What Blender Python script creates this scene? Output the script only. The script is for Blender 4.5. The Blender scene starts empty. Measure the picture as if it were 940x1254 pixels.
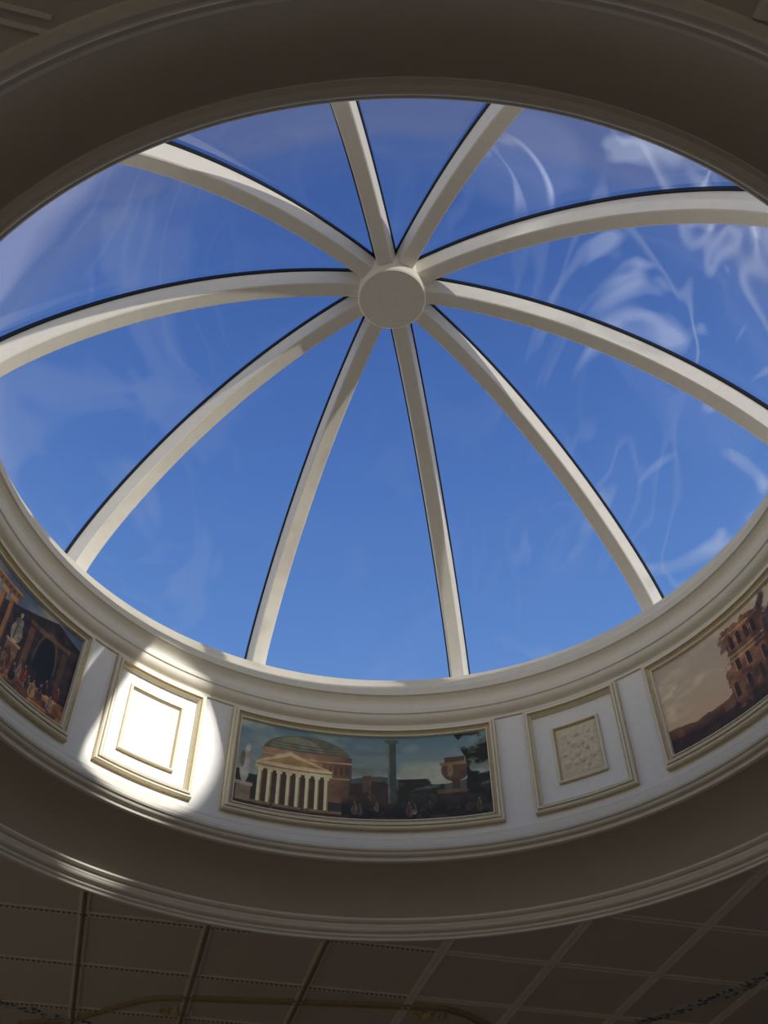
import bpy, math, numpy as np, random
from mathutils import Matrix, Vector
random.seed(3); rng=np.random.default_rng(5)
S=3.0; CAMZ=1.6
F_PX=1195.28; TH=0.84115; RO=-0.00974
XC,YC=0.02200,1.06833
RW=0.745; Rc=0.748; hc=1.439; hh=1.914; Q=0.790
A0=0.19768; AP=-0.0985; WP=0.396; WS=0.147
ZB,ZT=1.049,1.296
D36=math.radians(36)
scn=bpy.context.scene; col=scn.collection
try:
    scn.view_settings.view_transform='Standard'; scn.view_settings.look='None'
except Exception: pass

def W(x,y,z): return (x*S,y*S,z*S+CAMZ)
def pol(a,r,z): return W(XC+r*math.sin(a),YC+r*math.cos(a),z)
def lin(c):
    c=np.asarray(c,float)/255.
    return np.where(c<=.04045,c/12.92,((c+.055)/1.055)**2.4)

# ---------- materials ----------
def mat(name,rgb,rough=.6,metal=0,bump=0,scale=20,var=.06,spec=.3):
    m=bpy.data.materials.new(name);m.use_nodes=True;n=m.node_tree;b=n.nodes['Principled BSDF']
    b.inputs['Roughness'].default_value=rough;b.inputs['Metallic'].default_value=metal
    b.inputs['Specular IOR Level'].default_value=spec
    tc=n.nodes.new('ShaderNodeTexCoord');no=n.nodes.new('ShaderNodeTexNoise')
    no.inputs['Scale'].default_value=scale;no.inputs['Detail'].default_value=4
    n.links.new(tc.outputs['Object'],no.inputs['Vector'])
    mx=n.nodes.new('ShaderNodeMix');mx.data_type='RGBA'
    mx.inputs[6].default_value=(*[max(0,c*(1-var)) for c in rgb],1);mx.inputs[7].default_value=(*[min(1,c*(1+var)) for c in rgb],1)
    n.links.new(no.outputs['Fac'],mx.inputs[0]);n.links.new(mx.outputs[2],b.inputs['Base Color'])
    if bump:
        bp=n.nodes.new('ShaderNodeBump');bp.inputs['Strength'].default_value=bump;bp.inputs['Distance'].default_value=.01
        n.links.new(no.outputs['Fac'],bp.inputs['Height']);n.links.new(bp.outputs[0],b.inputs['Normal'])
    return m
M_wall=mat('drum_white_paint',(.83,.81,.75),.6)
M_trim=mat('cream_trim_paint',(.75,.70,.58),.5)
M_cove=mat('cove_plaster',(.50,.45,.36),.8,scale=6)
M_ceil=mat('ceiling_plaster',(.58,.52,.44),.8,scale=3)
M_bead=mat('gilded_bead',(.28,.20,.11),.5,.1)
M_mold=mat('ceiling_moulding_paint',(.80,.74,.63),.6)
M_rib=mat('rib_cream_paint',(.85,.81,.72),.45)
M_blk=mat('black_gasket',(.008,.009,.012),.5)
M_gold=mat('gilt',(.60,.48,.27),.4,.25,scale=40,var=.2)
M_agold=mat('aged_gilt',(.42,.33,.20),.5,.1,scale=40,var=.25)
M_cream=mat('cream_frame',(.76,.71,.56),.45)
M_relief=mat('ochre_plaster_relief',(.72,.65,.46),.8,bump=.6,scale=60,var=.2)
M_floor=mat('marble_floor',(.5,.45,.38),.3,scale=2,var=.2)
def frieze_mat():
    m=bpy.data.materials.new('painted_blue_frieze');m.use_nodes=True;n=m.node_tree;b=n.nodes['Principled BSDF']
    tc=n.nodes.new('ShaderNodeTexCoord');v=n.nodes.new('ShaderNodeTexVoronoi');v.inputs['Scale'].default_value=22
    n.links.new(tc.outputs['Object'],v.inputs['Vector'])
    r=n.nodes.new('ShaderNodeValToRGB');r.color_ramp.elements[0].position=.35;r.color_ramp.elements[0].color=(.09,.12,.17,1)
    r.color_ramp.elements[1].position=.45;r.color_ramp.elements[1].color=(.5,.48,.42,1)
    n.links.new(v.outputs['Distance'],r.inputs[0]);n.links.new(r.outputs[0],b.inputs['Base Color']);return m
M_frieze=frieze_mat()

def glass_mat():
    m=bpy.data.materials.new('wavy_skylight_glass');m.use_nodes=True;n=m.node_tree
    for x in list(n.nodes): n.nodes.remove(x)
    N=n.nodes.new;L=n.links.new
    out=N('ShaderNodeOutputMaterial');tc=N('ShaderNodeTexCoord')
    tr=N('ShaderNodeBsdfTransparent');tr.inputs[0].default_value=(.96,.97,.98,1)
    nb=N('ShaderNodeTexNoise');nb.inputs['Scale'].default_value=.9;nb.inputs['Detail'].default_value=1;nb.inputs['Distortion'].default_value=.8
    L(tc.outputs['Object'],nb.inputs['Vector'])
    bp=N('ShaderNodeBump');bp.inputs['Strength'].default_value=.3;bp.inputs['Distance'].default_value=.08;L(nb.outputs['Fac'],bp.inputs['Height'])
    gl=N('ShaderNodeBsdfGlossy');gl.inputs['Roughness'].default_value=.08;L(bp.outputs[0],gl.inputs['Normal'])
    lw=N('ShaderNodeFresnel');lw.inputs['IOR'].default_value=1.35
    fm=N('ShaderNodeMath');fm.operation='MULTIPLY';fm.inputs[1].default_value=.75;L(lw.outputs[0],fm.inputs[0])
    fc=N('ShaderNodeMath');fc.operation='MINIMUM';fc.inputs[1].default_value=.22;L(fm.outputs[0],fc.inputs[0])
    m1=N('ShaderNodeMixShader');L(fc.outputs[0],m1.inputs[0]);L(tr.outputs[0],m1.inputs[1]);L(gl.outputs[0],m1.inputs[2])
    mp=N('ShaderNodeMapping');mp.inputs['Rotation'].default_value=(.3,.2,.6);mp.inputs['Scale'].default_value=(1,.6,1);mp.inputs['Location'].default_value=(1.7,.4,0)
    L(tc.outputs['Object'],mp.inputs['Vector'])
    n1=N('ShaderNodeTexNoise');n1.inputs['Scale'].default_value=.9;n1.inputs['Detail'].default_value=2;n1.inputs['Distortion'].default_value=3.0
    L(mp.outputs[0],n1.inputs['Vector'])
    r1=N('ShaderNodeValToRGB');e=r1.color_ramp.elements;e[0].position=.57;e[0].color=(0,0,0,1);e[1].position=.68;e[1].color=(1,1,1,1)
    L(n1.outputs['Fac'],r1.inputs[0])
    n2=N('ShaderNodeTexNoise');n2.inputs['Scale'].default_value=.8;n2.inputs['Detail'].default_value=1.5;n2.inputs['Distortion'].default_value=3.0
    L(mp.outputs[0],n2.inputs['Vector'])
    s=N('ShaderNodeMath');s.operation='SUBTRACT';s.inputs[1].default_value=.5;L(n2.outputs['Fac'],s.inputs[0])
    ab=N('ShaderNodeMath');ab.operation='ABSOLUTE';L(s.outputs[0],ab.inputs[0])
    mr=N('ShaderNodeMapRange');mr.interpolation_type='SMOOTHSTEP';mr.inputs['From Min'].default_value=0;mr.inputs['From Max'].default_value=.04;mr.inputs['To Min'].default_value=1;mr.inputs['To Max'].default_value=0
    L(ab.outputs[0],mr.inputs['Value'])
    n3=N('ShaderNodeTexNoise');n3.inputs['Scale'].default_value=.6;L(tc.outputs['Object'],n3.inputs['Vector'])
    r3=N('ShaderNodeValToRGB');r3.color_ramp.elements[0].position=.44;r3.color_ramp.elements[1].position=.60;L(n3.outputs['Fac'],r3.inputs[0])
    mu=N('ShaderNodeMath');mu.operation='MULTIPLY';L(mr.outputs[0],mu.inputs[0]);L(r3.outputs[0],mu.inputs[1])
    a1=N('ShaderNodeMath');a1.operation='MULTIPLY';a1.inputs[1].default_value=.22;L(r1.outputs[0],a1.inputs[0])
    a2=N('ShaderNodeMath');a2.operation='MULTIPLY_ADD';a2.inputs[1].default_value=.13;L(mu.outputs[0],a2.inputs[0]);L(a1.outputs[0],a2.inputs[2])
    # pale streaks painted in for reflections on the glass, strongest on the +x side
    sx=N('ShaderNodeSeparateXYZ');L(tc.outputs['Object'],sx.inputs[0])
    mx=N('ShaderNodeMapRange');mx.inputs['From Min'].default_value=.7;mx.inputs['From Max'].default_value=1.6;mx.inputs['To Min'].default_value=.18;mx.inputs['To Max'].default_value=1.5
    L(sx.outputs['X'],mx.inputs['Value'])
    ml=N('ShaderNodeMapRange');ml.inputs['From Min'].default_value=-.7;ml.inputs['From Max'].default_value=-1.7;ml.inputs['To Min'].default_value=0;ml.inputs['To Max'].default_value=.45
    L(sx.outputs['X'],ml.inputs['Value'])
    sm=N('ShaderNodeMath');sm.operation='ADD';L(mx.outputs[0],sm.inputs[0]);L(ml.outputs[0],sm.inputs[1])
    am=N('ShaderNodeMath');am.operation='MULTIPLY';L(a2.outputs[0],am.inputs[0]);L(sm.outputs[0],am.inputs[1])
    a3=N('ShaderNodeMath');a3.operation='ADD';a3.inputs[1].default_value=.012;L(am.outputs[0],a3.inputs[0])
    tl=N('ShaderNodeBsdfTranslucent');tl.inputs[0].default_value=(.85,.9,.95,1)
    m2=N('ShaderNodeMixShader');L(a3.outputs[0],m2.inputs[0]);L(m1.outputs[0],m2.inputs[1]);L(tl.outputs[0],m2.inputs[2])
    L(m2.outputs[0],out.inputs[0]);return m
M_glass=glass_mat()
def canvas_mat():
    m=bpy.data.materials.new('painted_canvas');m.use_nodes=True;n=m.node_tree;b=n.nodes['Principled BSDF']
    a=n.nodes.new('ShaderNodeAttribute');a.attribute_name='paint';n.links.new(a.outputs['Color'],b.inputs['Base Color'])
    b.inputs['Roughness'].default_value=.35;b.inputs['Specular IOR Level'].default_value=.3;return m
M_canvas=canvas_mat()

# ---------- mesh helpers ----------
def obj(name,V,Fs,mats,mi=None,smooth=False,parent=None):
    me=bpy.data.meshes.new(name);me.from_pydata([tuple(map(float,v)) for v in V],[],Fs);me.update()
    for m in (mats if isinstance(mats,(list,tuple)) else [mats]): me.materials.append(m)
    if mi is not None: me.polygons.foreach_set('material_index',np.array(mi,dtype=np.int32))
    if smooth: me.polygons.foreach_set('use_smooth',np.ones(len(me.polygons),bool))
    me.update()
    o=bpy.data.objects.new(name,me);col.objects.link(o)
    if parent: o.parent=parent
    return o
def empty(name,loc=(0,0,0)):
    o=bpy.data.objects.new(name,None);o.empty_display_size=.2;col.objects.link(o);return o
def lathe(name,prof,m,seg=288,share=False,parent=None):
    V=[];Fs=[]
    def ring(r,z):
        b=len(V)
        for i in range(seg): V.append(pol(2*math.pi*i/seg,r,z))
        return b
    if share:
        bs=[ring(*p) for p in prof];prs=list(zip(bs,bs[1:]))
    else:
        prs=[(ring(*p),ring(*q)) for p,q in zip(prof,prof[1:])]
    for b0,b1 in prs:
        for i in range(seg):
            j=(i+1)%seg;Fs.append((b0+i,b0+j,b1+j,b1+i))
    return obj(name,V,Fs,m,smooth=True,parent=parent)

# ---------- drum / cove / cornice ----------
lathe('wall_drum',[(RW,1.030),(RW,1.312)],M_wall)
def arc(p0,p1,bul,n=6):
    out=[];dx,dz=p1[0]-p0[0],p1[1]-p0[1]
    for i in range(n+1):
        t=i/n;b=math.sin(math.pi*t)*bul;L=math.hypot(dx,dz)
        out.append((p0[0]+dx*t-dz/L*b,p0[1]+dz*t+dx/L*b))
    return out
cor=[(.745,1.300),(.741,1.300),(.741,1.306)]+arc((.739,1.308),(.727,1.326),.003)+[(.724,1.328),(.724,1.340),(.728,1.342)]+arc((.730,1.346),(.722,1.372),-.004)+[(.718,1.374),(.718,1.390),(.722,1.392)]+arc((.723,1.395),(.738,1.424),-.004)+[(.740,1.426),(.745,1.428),(.748,1.439),(.90,1.439),(.90,1.30)]
lathe('trim_1',cor,M_trim)
lip=[(.752,.985),(.747,.981),(.742,.983),(.741,.989)]+arc((.739,.990),(.731,.997),.002,4)+[(.728,.998),(.7262,1.001),(.7262,1.008),(.729,1.011),(.733,1.012)]+arc((.734,1.014),(.739,1.022),.002,4)+[(.740,1.024),(.740,1.031),(.746,1.034)]
lathe('trim_2',lip,M_trim)
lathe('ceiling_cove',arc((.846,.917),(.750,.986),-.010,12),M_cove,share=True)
ring=[(.846,.918),(.845,.912),(.849,.909),(.853,.909),(.854,.903)]+arc((.855,.902),(.862,.894),-.002,4)+[(.865,.893),(.865,.889),(.869,.886),(.869,.882),(.876,.882),(.878,.8875)]
lathe('trim_3',ring,M_trim)

# ---------- room ----------
AZ=-0.2566
dv=np.array([math.sin(AZ),math.cos(AZ)]);pv=np.array([math.cos(AZ),-math.sin(AZ)])
def pq(p,q,z): v=p*pv+q*dv;return W(v[0],v[1],z)
HC=.887;ZF=-CAMZ/S
cp=XC*pv[0]+YC*pv[1];cq=XC*dv[0]+YC*dv[1]
P0,P1,Q0,Q1=cp-1.75,cp+1.75,cq-1.75,cq+1.75
V=[];Fs=[];n=144
for i in range(n):
    a=2*math.pi*i/n;c,s=math.cos(a),math.sin(a)
    V.append(pq(cp+.873*c,cq+.873*s,HC))
    k=1.75/max(abs(c),abs(s));V.append(pq(cp+k*c,cq+k*s,HC))
for i in range(n):
    j=(i+1)%n;Fs.append((2*i,2*i+1,2*j+1,2*j))
obj('ceiling',V,Fs,M_ceil)
obj('floor',[pq(P0,Q0,ZF),pq(P1,Q0,ZF),pq(P1,Q1,ZF),pq(P0,Q1,ZF)],[(0,1,2,3)],M_floor)
def boxV(c8,V,Fs):
    b=len(V);V+=c8
    Fs+=[(b,b+1,b+2,b+3),(b+4,b+7,b+6,b+5),(b,b+4,b+5,b+1),(b+1,b+5,b+6,b+2),(b+2,b+6,b+7,b+3),(b+3,b+7,b+4,b)]
def pbox(V,Fs,p0,p1,q0,q1,z0,z1):
    boxV([pq(p0,q0,z0),pq(p1,q0,z0),pq(p1,q1,z0),pq(p0,q1,z0),pq(p0,q0,z1),pq(p1,q0,z1),pq(p1,q1,z1),pq(p0,q1,z1)],V,Fs)
T=.07
def wall(name,axis,pos,a0,a1,wins):
    V=[];Fs=[]
    def bx(u0,u1,z0,z1,t0=0,t1=T):
        if axis=='q': pbox(V,Fs,u0,u1,min(pos+t0,pos+t1),max(pos+t0,pos+t1),z0,z1)
        else: pbox(V,Fs,min(pos+t0,pos+t1),max(pos+t0,pos+t1),u0,u1,z0,z1)
    return V,Fs,bx
def build_wall(name,axis,pos,sgn,a0,a1,wins,wz=(-.25,.62)):
    V,Fs,bx=wall(name,axis,pos,a0,a1,wins);cur=a0
    for w in wins:
        bx(cur,w[0],ZF,HC,0,T*sgn);bx(w[0],w[1],ZF,wz[0],0,T*sgn);bx(w[0],w[1],wz[1],HC,0,T*sgn);cur=w[1]
    bx(cur,a1,ZF,HC,0,T*sgn)
    obj(name,V,Fs,M_ceil)
    for i,w in enumerate(wins):
        V,Fs,bx=wall(name,axis,pos,a0,a1,wins);f=.02
        for u0,u1,z0,z1 in [(w[0],w[0]+f,*wz),(w[1]-f,w[1],*wz),(w[0]+f,w[1]-f,wz[0],wz[0]+f),(w[0]+f,w[1]-f,wz[1]-f,wz[1]),((w[0]+w[1])/2-.008,(w[0]+w[1])/2+.008,wz[0]+f,wz[1]-f),(w[0]+f,w[1]-f,.2,.214)]:
            bx(u0,u1,z0,z1,.02*sgn,.05*sgn)
        WN[0]+=1;obj('fill_window_%d'%WN[0],V,Fs,M_trim)  # unseen openings, added so that sky light brightens the ceiling
WN=[0]
build_wall('wall_back','q',Q0,-1,P0-T,P1+T,[(cp-1.3,cp-.75),(cp-.28,cp+.28),(cp+.75,cp+1.3)])
build_wall('wall_far','q',Q1,1,P0-T,P1+T,[])
build_wall('wall_left','p',P0,-1,Q0,Q1,[(cq-1.2,cq-.65),(cq+.2,cq+.75)])
build_wall('wall_right','p',P1,1,Q0,Q1,[])
V=[];Fs=[];VB=[];FB=[]
def bead(p,q,z,r):
    b=len(VB);nu=6
    c=np.array(pq(p,q,z))
    VB.append(tuple(c+(0,0,-r)))
    for k in range(1,3):
        ph=-math.pi/2+k*math.pi/4*1.0
        for i in range(nu):
            a=2*math.pi*i/nu;VB.append(tuple(c+(r*math.cos(ph)*math.cos(a),r*math.cos(ph)*math.sin(a),r*math.sin(ph))))
    for i in range(nu):
        j=(i+1)%nu;FB.append((b,b+1+j,b+1+i));FB.append((b+1+i,b+1+j,b+1+nu+j,b+1+nu+i))
RR=.880
def segs(c0,fixed,lo,hi):
    dd=abs(fixed-c0[0])
    if dd>=RR: return [(lo,hi)]
    h=math.sqrt(RR*RR-dd*dd);return [(lo,c0[1]-h),(c0[1]+h,hi)]
ms=.013
for k in range(-7,10):
    p=-.103+.2386*k
    if P0<p<P1:
        for a,b in segs((cp,cq),p,Q0,Q1):
            for off in (-ms*.5,ms*.5): pbox(V,Fs,p+off-.0025,p+off+.0025,a,b,HC-.004,HC+.001)
            pbox(V,Fs,p-ms*.8,p+ms*.8,a,b,HC-.002,HC+.001)
            if k<3 and b>1.6:
                t=max(a,1.5)
                while t<b: bead(p,t,HC-.005,.014);t+=.0105
for k in range(-11,5):
    q=1.905+.229*k
    if Q0<q<Q1:
        for a,b in segs((cq,cp),q,P0,P1):
            for off in (-ms*.5,ms*.5): pbox(V,Fs,a,b,q+off-.002,q+off+.002,HC-.003,HC+.0005)
            if q>1.4:
                t=max(a,-1.2)
                while t<min(b,.6): bead(t,q,HC-.003,.009);t+=.0105
obj('trim_4',V,Fs,M_mold)
obj('trim_5',VB,FB,M_bead,smooth=True)
def strip(path,w,z0,z1,V,Fs):
    pts=[np.array(x) for x in path]
    for i,pnt in enumerate(pts):
        d=(pts[min(i+1,len(pts)-1)]-pts[max(i-1,0)]);d/=np.linalg.norm(d);nn=np.array([-d[1],d[0]])
        b=len(V)
        for s,z in ((-1,z1),(-.7,z0),(.7,z0),(1,z1)):
            x=pnt+nn*w*s*.5;V.append(pq(x[0],x[1],z))
        if i:
            for k in range(3): Fs.append((b-4+k,b-3+k,b+1+k,b+k))
V=[];Fs=[]
base=[(-.22,2.47),(-.10,2.42),(-.037,2.352),(.015,2.30),(.062,2.261),(.12,2.245),(.38,2.205),(.64,2.17),(.70,2.165),(.76,2.19),(.818,2.233),(.87,2.30),(.95,2.34)]
strip(base,.006,HC-.007,HC,V,Fs)
strip([(a,b+.020) for a,b in base],.005,HC-.005,HC,V,Fs)
obj('ceiling_gilt_border',V,Fs,M_agold)
def crest(p,q):
    V=[];Fs=[]
    def blob(dp,dq,rp,rq,rz):
        b=len(V)
        for i in range(7):
            ph=-math.pi/2+i/6*math.pi/2
            for j in range(12):
                a=2*math.pi*j/12;V.append(pq(p+dp+rp*math.cos(ph)*math.cos(a),q+dq+rq*math.cos(ph)*math.sin(a),HC-.0004+rz*math.sin(ph)))
        for i in range(6):
            for j in range(12):
                k=(j+1)%12;Fs.append((b+i*12+j,b+i*12+k,b+i*12+12+k,b+i*12+12+j))
    blob(0,0,.012,.020,.012);blob(-.022,.006,.010,.006,.008);blob(.022,.006,.010,.006,.008);blob(0,-.024,.005,.008,.008)
    blob(-.036,-.004,.006,.010,.007);blob(.036,-.004,.006,.010,.007);blob(-.018,-.014,.005,.009,.006);blob(.018,-.014,.005,.009,.006)
    obj('gilded_crest_ornament',V,Fs,M_gold,smooth=True)
crest(.118,2.335);crest(.671,2.225)
V=[];Fs=[];path=[]
for i in range(60):
    an=math.radians(30+115*i/59);t=(math.degrees(an)-42.4)/(123-42.4);r=.98+(1.263-.98)*t
    path.append((.525+r*math.cos(an),1.36+r*math.sin(an)))
strip([p for p in path if p[1]<Q1-.03],.04,HC-.003,HC,V,Fs)
obj('painted_ceiling_frieze',V,Fs,M_frieze)

# ---------- frames & paintings ----------
def frame_mesh(name,ac,hw,z0,z1,prof,matsel,mats,parent,R=RW):
    V=[];Fs=[];mi=[];N=24
    for t,nn in prof:
        ha=hw-t/R;a0,a1=ac-ha,ac+ha;b0,b1=z0+t,z1-t
        for i in range(N): V.append(pol(a0+(a1-a0)*i/N,R-nn,b0))
        V.append(pol(a1,R-nn,b0));V.append(pol(a1,R-nn,(b0+b1)/2))
        for i in range(N): V.append(pol(a1+(a0-a1)*i/N,R-nn,b1))
        V.append(pol(a0,R-nn,b1));V.append(pol(a0,R-nn,(b0+b1)/2))
    n=2*N+4
    for k in range(len(prof)-1):
        for i in range(n):
            j=(i+1)%n;Fs.append((k*n+i,k*n+j,(k+1)*n+j,(k+1)*n+i));mi.append(matsel[k])
    return obj(name,V,Fs,mats,mi,parent=parent)
PF=[(0,0),(0,.009),(.002,.012),(.005,.012),(.007,.015),(.011,.016),(.014,.012),(.018,.009),(.019,.011),(.0215,.010),(.023,.003)]
PS=[0,1,1,0,1,0,0,0,1,1]

H_,W_=200,500
U,Vv=np.meshgrid(np.linspace(0,1,W_),np.linspace(0,1,H_))
def vn(sx,sy,seed):
    r=np.random.default_rng(seed);g=r.random((int(sy)+2,int(sx)+2))
    x=U*sx;y=Vv*sy;xi=np.minimum(x.astype(int),int(sx));yi=np.minimum(y.astype(int),int(sy));fx=x-xi;fy=y-yi
    fx=fx*fx*(3-2*fx);fy=fy*fy*(3-2*fy)
    return (g[yi,xi]*(1-fx)+g[yi,xi+1]*fx)*(1-fy)+(g[yi+1,xi]*(1-fx)+g[yi+1,xi+1]*fx)*fy
def fbm(sx,sy,seed): return (vn(sx,sy,seed)+.5*vn(2*sx,2*sy,seed+1)+.25*vn(4*sx,4*sy,seed+2)+.13*vn(8*sx,8*sy,seed+3))/1.88
TEX=fbm(30,14,1)*2-1
def put(I,m,c,al=1.0,var=0.12,seed=1):
    tex=(1+var*TEX*1.6)[...,None]
    m=(np.clip(m.astype(float),0,1)*al)[...,None];return I*(1-m)+np.array(c,float)*tex*m
def rect(a,b,c,d): return (U>=a)&(U<=b)&(Vv>=c)&(Vv<=d)
def ell(cx,cy,rx,ry): return ((U-cx)/rx)**2+((Vv-cy)/ry)**2<1
def tri(a,b,c,y0):
    l=y0+(c[1]-y0)*np.minimum((U-a)/(c[0]-a),(b-U)/(b-c[0]));return (Vv>=y0)&(Vv<=l)&(U>a)&(U<b)
def fig(I,x,y,h,c,skin=(204,160,124)):
    k=.42
    I=put(I,ell(x,y+h*.30,h*.10*k*2,h*.32),c,1,.4);I=put(I,ell(x,y+h*.62,h*.075*k*2,h*.16),[v*.85 for v in c],1,.4)
    I=put(I,ell(x,y+h*.88,h*.042*k,h*.09),skin);I=put(I,ell(x+h*.08*k,y+h*.62,h*.03*k,h*.17),skin,.7)
    I=put(I,ell(x-h*.05*k,y+h*.3,h*.03*k,h*.28),[v*.5 for v in c],.8)
    return I
def paint_center():
    I=np.array([190,186,150.])*(1-Vv[...,None])+np.array([104,134,146.])*Vv[...,None]
    cl=np.clip((fbm(5,4,11)-.45)*4,0,1);I=put(I,cl,(205,202,176),.75,.05)
    cl=np.clip((fbm(4,5,31)-.48)*5,0,1)*(U>.4);I=put(I,cl,(112,116,108),.7)
    I=put(I,(Vv<.40+.10*fbm(4,1,40)+.04*np.sin(U*14))&(U>.3),(84,92,84),.95)
    I=put(I,(Vv<.28+.14*fbm(9,1,41)),(54,54,42))
    I=put(I,ell(.275,.70,.175,.235)&(Vv>.70),(112,110,86));I=put(I,ell(.235,.72,.11,.19)&(Vv>.70),(146,144,114),.8)
    for yy,rx in ((.745,.172),(.78,.165),(.815,.15)): I=put(I,ell(.275,yy,rx,.008),(92,92,72),.8)
    I=put(I,rect(.095,.455,.655,.725),(188,146,110));I=put(I,rect(.105,.445,.18,.66),(168,124,92))
    sh=np.clip((U-.30)/.15,0,1);I=put(I,rect(.30,.455,.18,.725)*sh,(92,68,52),.8)
    I=put(I,rect(.10,.455,.64,.66),(206,170,130));I=put(I,rect(.36,.45,.45,.47),(190,156,116),.8)
    for i in range(4): I=put(I,rect(.365+.022*i,.375+.022*i,.50,.60),(76,56,44),.6)
    I=put(I,rect(.095,.34,.50,.63),(184,144,100))
    I=put(I,tri(.075,.375,(.21,.715),.54),(226,194,138));I=put(I,tri(.11,.34,(.21,.665),.555),(178,142,94))
    I=put(I,rect(.075,.38,.46,.54),(232,206,154));I=put(I,rect(.08,.38,.495,.51),(160,126,82))
    I=put(I,rect(.085,.37,.08,.46),(88,64,42))
    for i in range(8):
        x=.088+i*.0375;I=put(I,rect(x,x+.017,.07,.46),(244,226,178),1,.05);I=put(I,rect(x+.012,x+.017,.07,.46),(164,132,90));I=put(I,rect(x-.003,x+.020,.43,.46),(240,216,164))
    I=put(I,rect(.05,.42,.03,.08),(140,114,76))
    I=put(I,rect(.008,.066,.0,.24),(148,130,98));I=put(I,rect(.002,.072,.22,.26),(184,168,134))
    I=put(I,ell(.034,.44,.020,.19),(190,182,162));I=put(I,ell(.040,.66,.010,.05),(196,188,170));I=put(I,ell(.056,.56,.020,.025),(180,168,146));I=put(I,ell(.022,.52,.010,.10),(128,120,100))
    I=put(I,rect(.598,.632,.12,.93),(74,82,76));I=put(I,rect(.598,.607,.12,.93),(120,126,112));I=put(I,rect(.588,.642,.93,.97),(90,96,86));I=put(I,rect(.585,.645,.1,.2),(52,50,40))
    I=put(I,(Vv<.36+.14*fbm(18,1,50))&(U>.45)&(U<.6),(70,56,42));I=put(I,rect(.50,.535,.2,.52)&(fbm(14,8,51)>.35),(104,86,64))
    f=np.clip((fbm(14,7,64)-.46)*10,0,1)*(U>.64)*(U<.82)*(Vv<.48);I=put(I,f,(50,46,32))
    I=put(I,rect(.80,.93,.0,.30),(64,52,38));I=put(I,rect(.79,.94,.29,.34),(110,90,62))
    I=put(I,ell(.865,.56,.055,.14)&(Vv<.62),(100,78,54));I=put(I,rect(.805,.925,.62,.66),(140,112,78));I=put(I,rect(.85,.88,.33,.46),(78,60,42));I=put(I,rect(.825,.905,.66,.72),(90,70,50))
    I=put(I,ell(.845,.56,.012,.08),(160,128,92),.8)
    f=np.clip((fbm(16,9,60)-.40)*8,0,1)*(U>.925-.09*Vv*vn(5,6,8));I=put(I,f,(38,38,24))
    I=put(I,np.clip((.16-Vv+.16*fbm(10,2,70))*8,0,1)*(U>.42),(32,28,22))
    I=put(I,np.clip((fbm(26,12,75)-.54)*9,0,1)*(U>.44)*(Vv<.30),(92,76,54),.6)
    I=put(I,rect(.0,.45,0,.05),(66,50,34))
    for x,y,h,c in ((.47,.06,.16,(104,80,58)),(.49,.05,.14,(70,62,58)),(.555,.10,.12,(120,104,84)),(.68,.04,.18,(96,66,50)),(.70,.07,.13,(122,112,96)),(.76,.12,.10,(74,70,70)),(.95,.05,.16,(100,82,58)),(.15,.01,.08,(96,70,54)),(.27,.02,.08,(80,76,80)),(.29,.01,.09,(110,72,54))):
        I=fig(I,x,y,h,c,(150,118,94))
    return I
def paint_left():
    I=np.array([150,142,128.])*(1-Vv[...,None])+np.array([92,106,126.])*Vv[...,None]
    I=put(I,np.clip((fbm(6,4,12)-.45)*4,0,1),(186,174,152),.7)
    I=put(I,(Vv<.4),(122,84,52));I=put(I,rect(.0,.45,0,.7)&(fbm(9,5,13)>.38),(112,82,54))
    I=put(I,(U>.60)&(Vv<.98-1.0*np.abs(U-.88)),(56,42,34),1,.4)
    for x in (.48,.535,.59,.64):
        I=put(I,rect(x,x+.026,.2,.80),(176,118,60));I=put(I,rect(x+.018,x+.026,.2,.80),(98,58,30));I=put(I,rect(x-.006,x+.032,.78,.83),(200,154,92))
    I=put(I,rect(.46,.69,.83,.92),(142,96,56));I=put(I,rect(.46,.69,.90,.92),(190,144,88))
    for i in range(9): I=put(I,rect(.465+.025*i,.475+.025*i,.85,.885),(96,64,38))
    I=put(I,rect(.685,.745,.2,.42),(150,108,66));I=put(I,rect(.68,.75,.40,.43),(196,158,106))
    I=fig(I,.715,.43,.34,(176,158,128),(186,166,134))
    I=put(I,(ell(.865,.42,.045,.34)|rect(.82,.91,.10,.42)),(26,22,22));I=put(I,(np.abs(((U-.865)/.052)**2+((Vv-.42)/.38)**2-1)<.12)&(Vv>.42),(104,80,56))
    I=put(I,rect(.765,.79,.25,.72),(120,84,52));I=put(I,rect(.93,.955,.25,.72),(96,68,44));I=put(I,rect(.76,.96,.74,.79),(128,94,60),.8)
    I=put(I,(Vv<.2)&(U>.45),(176,118,60),1,.3);I=put(I,rect(.81,.95,.04,.18),(200,140,70));I=put(I,rect(.80,.96,.17,.20),(220,170,98));I=put(I,rect(.83,.93,.06,.14),(136,84,42))
    I=put(I,np.clip((fbm(24,12,76)-.52)*8,0,1)*(U>.45)*(Vv<.35),(70,44,30),.7)
    r=np.random.default_rng(4)
    for i in range(20): I=fig(I,.46+.026*i+.01*r.random(),.03+.17*r.random(),.13+.07*r.random(),[(170,146,112),(150,58,40),(72,62,62),(176,132,76),(108,62,42),(60,44,36)][i%6],(176,130,96))
    return I
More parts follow.
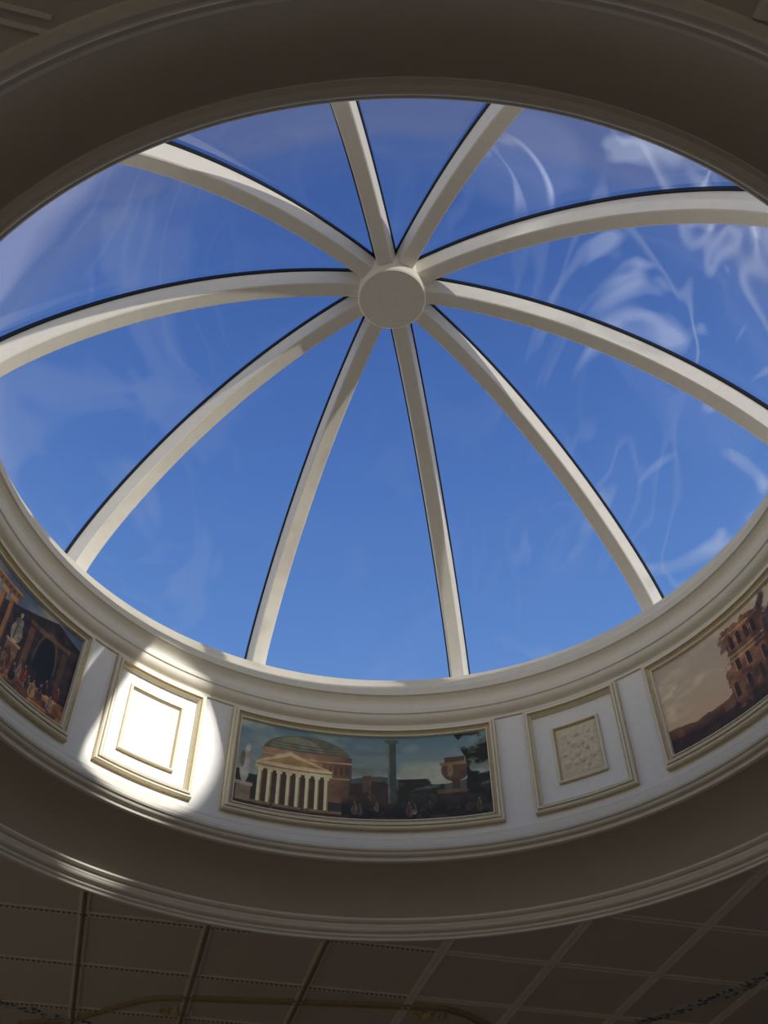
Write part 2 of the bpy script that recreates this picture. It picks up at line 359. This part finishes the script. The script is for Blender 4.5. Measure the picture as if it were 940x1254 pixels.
def paint_right():
    I=np.array([222,186,142.])*(1-Vv[...,None])+np.array([186,170,150.])*Vv[...,None]
    I=put(I,np.clip((fbm(4,4,21)-.45)*4,0,1),(224,202,168),.7)
    I=put(I,(Vv<.20+.14*fbm(8,1,22)),(124,86,58));I=put(I,(Vv<.10+.10*fbm(12,1,23)),(74,48,36))
    jag=.03*fbm(2,26,24)
    I=put(I,(U>.30+jag)&(U<.50+jag)&(Vv>.08)&(Vv<.92+.14*(fbm(30,1,25)-.5)),(152,106,70),1,.3)
    I=put(I,(U>.42+jag)&(U<.50+jag)&(Vv>.08)&(Vv<.88),(100,68,46),.8,.3)
    I=put(I,(U>.27+jag)&(U<.70)&(Vv>.08)&(Vv<.48+.14*(fbm(14,1,26)-.3)),(128,88,60),1,.35)
    for x,y in ((.335,.68),(.372,.68),(.409,.68),(.446,.68),(.335,.44),(.385,.42),(.455,.35),(.52,.34),(.60,.34),(.30,.2),(.36,.2),(.42,.2),(.5,.16)):
        I=put(I,rect(x,x+.020,y,y+.11)|ell(x+.010,y+.11,.010,.04),(56,38,30));I=put(I,rect(x-.005,x,y,y+.12),(184,144,102),.7)
    for y in (.62,.86,.57): I=put(I,(U>.30)&(U<.49)&(np.abs(Vv-y)<.010),(192,152,108))
    I=put(I,np.clip((fbm(22,18,29)-.55)*9,0,1)*(U>.29)*(U<.5)*(Vv<.9),(92,62,44),.6)
    I=put(I,np.clip((fbm(14,8,27)-.42)*8,0,1)*(U>.50)*(Vv>.45),(66,50,44),.85)
    I=put(I,(U>.62)&(Vv<.65),(76,54,44),.8,.3)
    I=put(I,np.clip((.24-Vv)*9,0,1)*(fbm(24,6,28)>.45),(58,40,30),.8)
    return I
PAINT=[paint_center(),paint_right(),paint_left(),paint_right(),paint_left()]
def canvas(ac,hw,z0,z1,img,parent):
    t=.0225;ha=hw-t/RW;R=RW-.004
    al=ac-ha+2*ha*U;zz=(z0+t)+(z1-z0-2*t)*Vv
    V=np.stack([(XC+R*np.sin(al))*S,(YC+R*np.cos(al))*S,zz*S+CAMZ],-1).reshape(-1,3)
    idx=np.arange(H_*W_).reshape(H_,W_);Fq=np.stack([idx[:-1,:-1],idx[:-1,1:],idx[1:,1:],idx[1:,:-1]],-1).reshape(-1,4).tolist()
    o=obj('canvas',V,Fq,M_canvas,smooth=True,parent=parent)
    C=np.ones((H_*W_,4),np.float32);C[:,:3]=lin(np.clip(img.reshape(-1,3)*1.10,0,255))
    at=o.data.color_attributes.new(name='paint',type='FLOAT_COLOR',domain='POINT');at.data.foreach_set('color',C.ravel())
for i in range(5):
    e=empty('framed_painting');a=AP+2*i*D36
    frame_mesh('frame',a,WP,ZB,ZT,PF,PS,[M_gold,M_cream],e);canvas(a,WP,ZB,ZT,PAINT[i],e)
    e=empty('square_wall_panel');a=AP+(2*i+1)*D36
    frame_mesh('outer_frame',a,WS,ZB,ZT,[(0,0),(0,.008),(.002,.011),(.005,.011),(.007,.014),(.011,.015),(.013,.011),(.016,.009),(.018,.003),(.018,0)],[0,1,1,0,1,0,0,1,1],[M_gold,M_cream],e)
    i0=.056 if i!=4 else .046
    frame_mesh('inner_frame',a,WS-i0/RW,ZB+i0,ZT-i0,[(0,0),(0,.005),(.002,.007),(.005,.007),(.007,.004),(.008,.001)],[0,1,1,0,0],[M_gold,M_cream],e)
    plain=(i==4)
    t=i0+.007;ha=WS-t/RW;n=60;z0,z1=ZB+t,ZT-t;V=[];Fs=[]
    sd=np.random.default_rng(70+i);g=sd.random((16,16))
    bl=[(.5,.80,.055),(.5,.62,.10),(.47,.42,.07),(.55,.27,.06),(.40,.24,.05),(.38,.60,.045),(.30,.68,.04),(.62,.58,.045),(.70,.48,.04),(.20,.25,.07),(.16,.45,.05),(.80,.30,.07),(.83,.62,.05),(.78,.80,.05),(.2,.82,.06),(.68,.17,.05)]
    for y in range(n+1):
        for x in range(n+1):
            u,v=x/n,y/n;xx,yy=u*14,v*14;xi,yi=int(xx),int(yy);fx,fy=xx-xi,yy-yi
            h=(g[yi,xi]*(1-fx)+g[yi,xi+1]*fx)*(1-fy)+(g[yi+1,xi]*(1-fx)+g[yi+1,xi+1]*fx)*fy
            h=.002+.0028*h+max(.0035*math.sqrt(max(0,1-((u-bx)**2+(v-by)**2)/br**2)) for bx,by,br in bl)
            if plain: h=.0015
            edge=min(u,v,1-u,1-v);h*=min(1,edge*12)
            V.append(pol(a-ha+2*ha*u,RW-.0005-h,z0+(z1-z0)*v))
    for y in range(n):
        for x in range(n): b=y*(n+1)+x;Fs.append((b,b+1,b+n+2,b+n+1))
    obj('relief' if not plain else 'blank_tablet',V,Fs,M_relief if not plain else M_wall,smooth=True,parent=e)

# ---------- dome ----------
dome=empty('skylight_dome')
def pr(t): return Rc*math.sin(t), hc+(hh-hc)*(max(1e-9,math.cos(t)**2))**Q
def nrm(t):
    e=1e-3;r0,z0=pr(max(t-e,0));r1,z1=pr(min(t+e,math.pi/2));d=np.array([r1-r0,z1-z0]);d/=np.linalg.norm(d)
    return np.array([-d[1],d[0]])
def sweep(name,a,w0,w1,n0,n1,m,t0=.03,bev=0):
    V=[];Fs=[];N=48;t0=math.asin(t0/Rc)
    if bev: cs=[(-w0/2-.0008,n0+bev),(-w0/2+bev,n0),(w0/2-bev,n0),(w0/2+.0008,n0+bev),(w1/2,n1),(-w1/2,n1)]
    else: cs=[(-w0/2,n0),(w0/2,n0),(w1/2,n1),(-w1/2,n1)]
    k=len(cs)
    for i in range(N+1):
        t=t0+(math.pi/2-.002-t0)*i/N;r,z=pr(t);nn=nrm(t)
        for s,d in cs:
            rr=r+nn[0]*d;zz=z+nn[1]*d
            V.append(W(XC+rr*math.sin(a)+s*math.cos(a),YC+rr*math.cos(a)-s*math.sin(a),zz))
    for i in range(N):
        for j in range(k):
            l=(j+1)%k;b=i*k;Fs.append((b+j,b+l,b+k+l,b+k+j))
    Fs.append(tuple(range(k)));Fs.append(tuple(N*k+j for j in range(k))[::-1])
    return obj(name,V,Fs,m,parent=dome)
DP=.042
for k in range(10):
    a=A0+k*D36
    sweep('rib_%d'%(k+1),a,.031,.044,0,DP,M_rib,.035,.0018)
    sweep('gasket_%d'%(k+1),a,.050,.050,DP,DP+.010,M_blk,.05)
V=[];Fs=[];N=48;SG=240
for i in range(N+1):
    t=(math.pi/2)*i/N;r,z=pr(t);nn=nrm(t)
    for j in range(SG):
        a=2*math.pi*j/SG;V.append(pol(a,max(r+nn[0]*(DP+.011),1e-4),z+nn[1]*(DP+.011)))
for i in range(N):
    for j in range(SG):
        l=(j+1)%SG;Fs.append((i*SG+j,i*SG+l,(i+1)*SG+l,(i+1)*SG+j))
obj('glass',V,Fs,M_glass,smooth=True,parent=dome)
hb_=hh-.030
hubp=[(.0005,hb_),(.0705,hb_),(.0735,hb_+.003),(.0735,hh+.03),(.05,hh+.045),(.0005,hh+.05)]
lathe('hub',hubp,M_rib,96,parent=dome)

# ---------- camera ----------
R=np.array([1,0,0.]);Fw=np.array([0,math.cos(TH),math.sin(TH)]);Up=np.array([0,-math.sin(TH),math.cos(TH)])
Ra=math.cos(RO)*R+math.sin(RO)*Up;Ub=-math.sin(RO)*R+math.cos(RO)*Up
cam=bpy.data.cameras.new('camera');co=bpy.data.objects.new('camera',cam);col.objects.link(co)
co.matrix_world=Matrix(((Ra[0],Ub[0],-Fw[0],0),(Ra[1],Ub[1],-Fw[1],0),(Ra[2],Ub[2],-Fw[2],CAMZ),(0,0,0,1)))
cam.sensor_fit='VERTICAL';cam.sensor_height=36;cam.lens=F_PX/1254*36
scn.camera=co

# ---------- light ----------
def sundir(az,el): return Vector((math.sin(az)*math.cos(el),math.cos(az)*math.cos(el),math.sin(el)))
az=AP-D36+math.pi
sl=bpy.data.lights.new('sun','SUN');sl.energy=2.0;sl.angle=.009;sl.color=(1,.96,.88)
so=bpy.data.objects.new('sun',sl);col.objects.link(so);so.rotation_euler=sundir(az-.1,math.radians(1.5)).to_track_quat('Z','Y').to_euler()
# spot lamp added to throw the sun patch on the left square panel
sp=bpy.data.lights.new('sun_patch_spot','SPOT');sp.energy=11000;sp.spot_size=math.radians(4.3);sp.spot_blend=.06;sp.use_square=True;sp.shadow_soft_size=.06;sp.color=(1,.97,.92)
spo=bpy.data.objects.new('sun_patch_spot',sp);col.objects.link(spo)
tgt=Vector(pol(AP-D36-.01,RW,1.165));d=sundir(az+.015,math.radians(31));spo.location=tgt+d*13
spo.rotation_euler=d.to_track_quat('Z','Y').to_euler()
# sky
w=bpy.data.worlds.new('sky');scn.world=w;w.use_nodes=True;n=w.node_tree;bg=n.nodes['Background']
tc=n.nodes.new('ShaderNodeTexCoord');sx=n.nodes.new('ShaderNodeSeparateXYZ');r=n.nodes.new('ShaderNodeValToRGB')
n.links.new(tc.outputs['Generated'],sx.inputs[0])
mr=n.nodes.new('ShaderNodeMapRange');mr.inputs['From Min'].default_value=-1;mr.inputs['From Max'].default_value=1
n.links.new(sx.outputs['Z'],mr.inputs['Value']);n.links.new(mr.outputs[0],r.inputs[0]);n.links.new(r.outputs[0],bg.inputs[0])
def z2(el): return (math.sin(math.radians(el))+1)/2
e=r.color_ramp.elements
e[0].position=0;e[0].color=(.36,.30,.22,1)
e[1].position=1;e[1].color=(*lin((52,84,146)),1)
for el,c in ((-3,(.40,.34,.26)),(2,(1.25,1.13,1)),(20,(.92,.92,.94)),(33,tuple(lin((118,154,209)))),(40,tuple(lin((92,136,203)))),(52,tuple(lin((74,113,183)))),(64,tuple(lin((62,96,164)))),(75,tuple(lin((56,87,151))))):
    x=e.new(z2(el));x.color=(*c,1)
bg.inputs[1].default_value=1.0
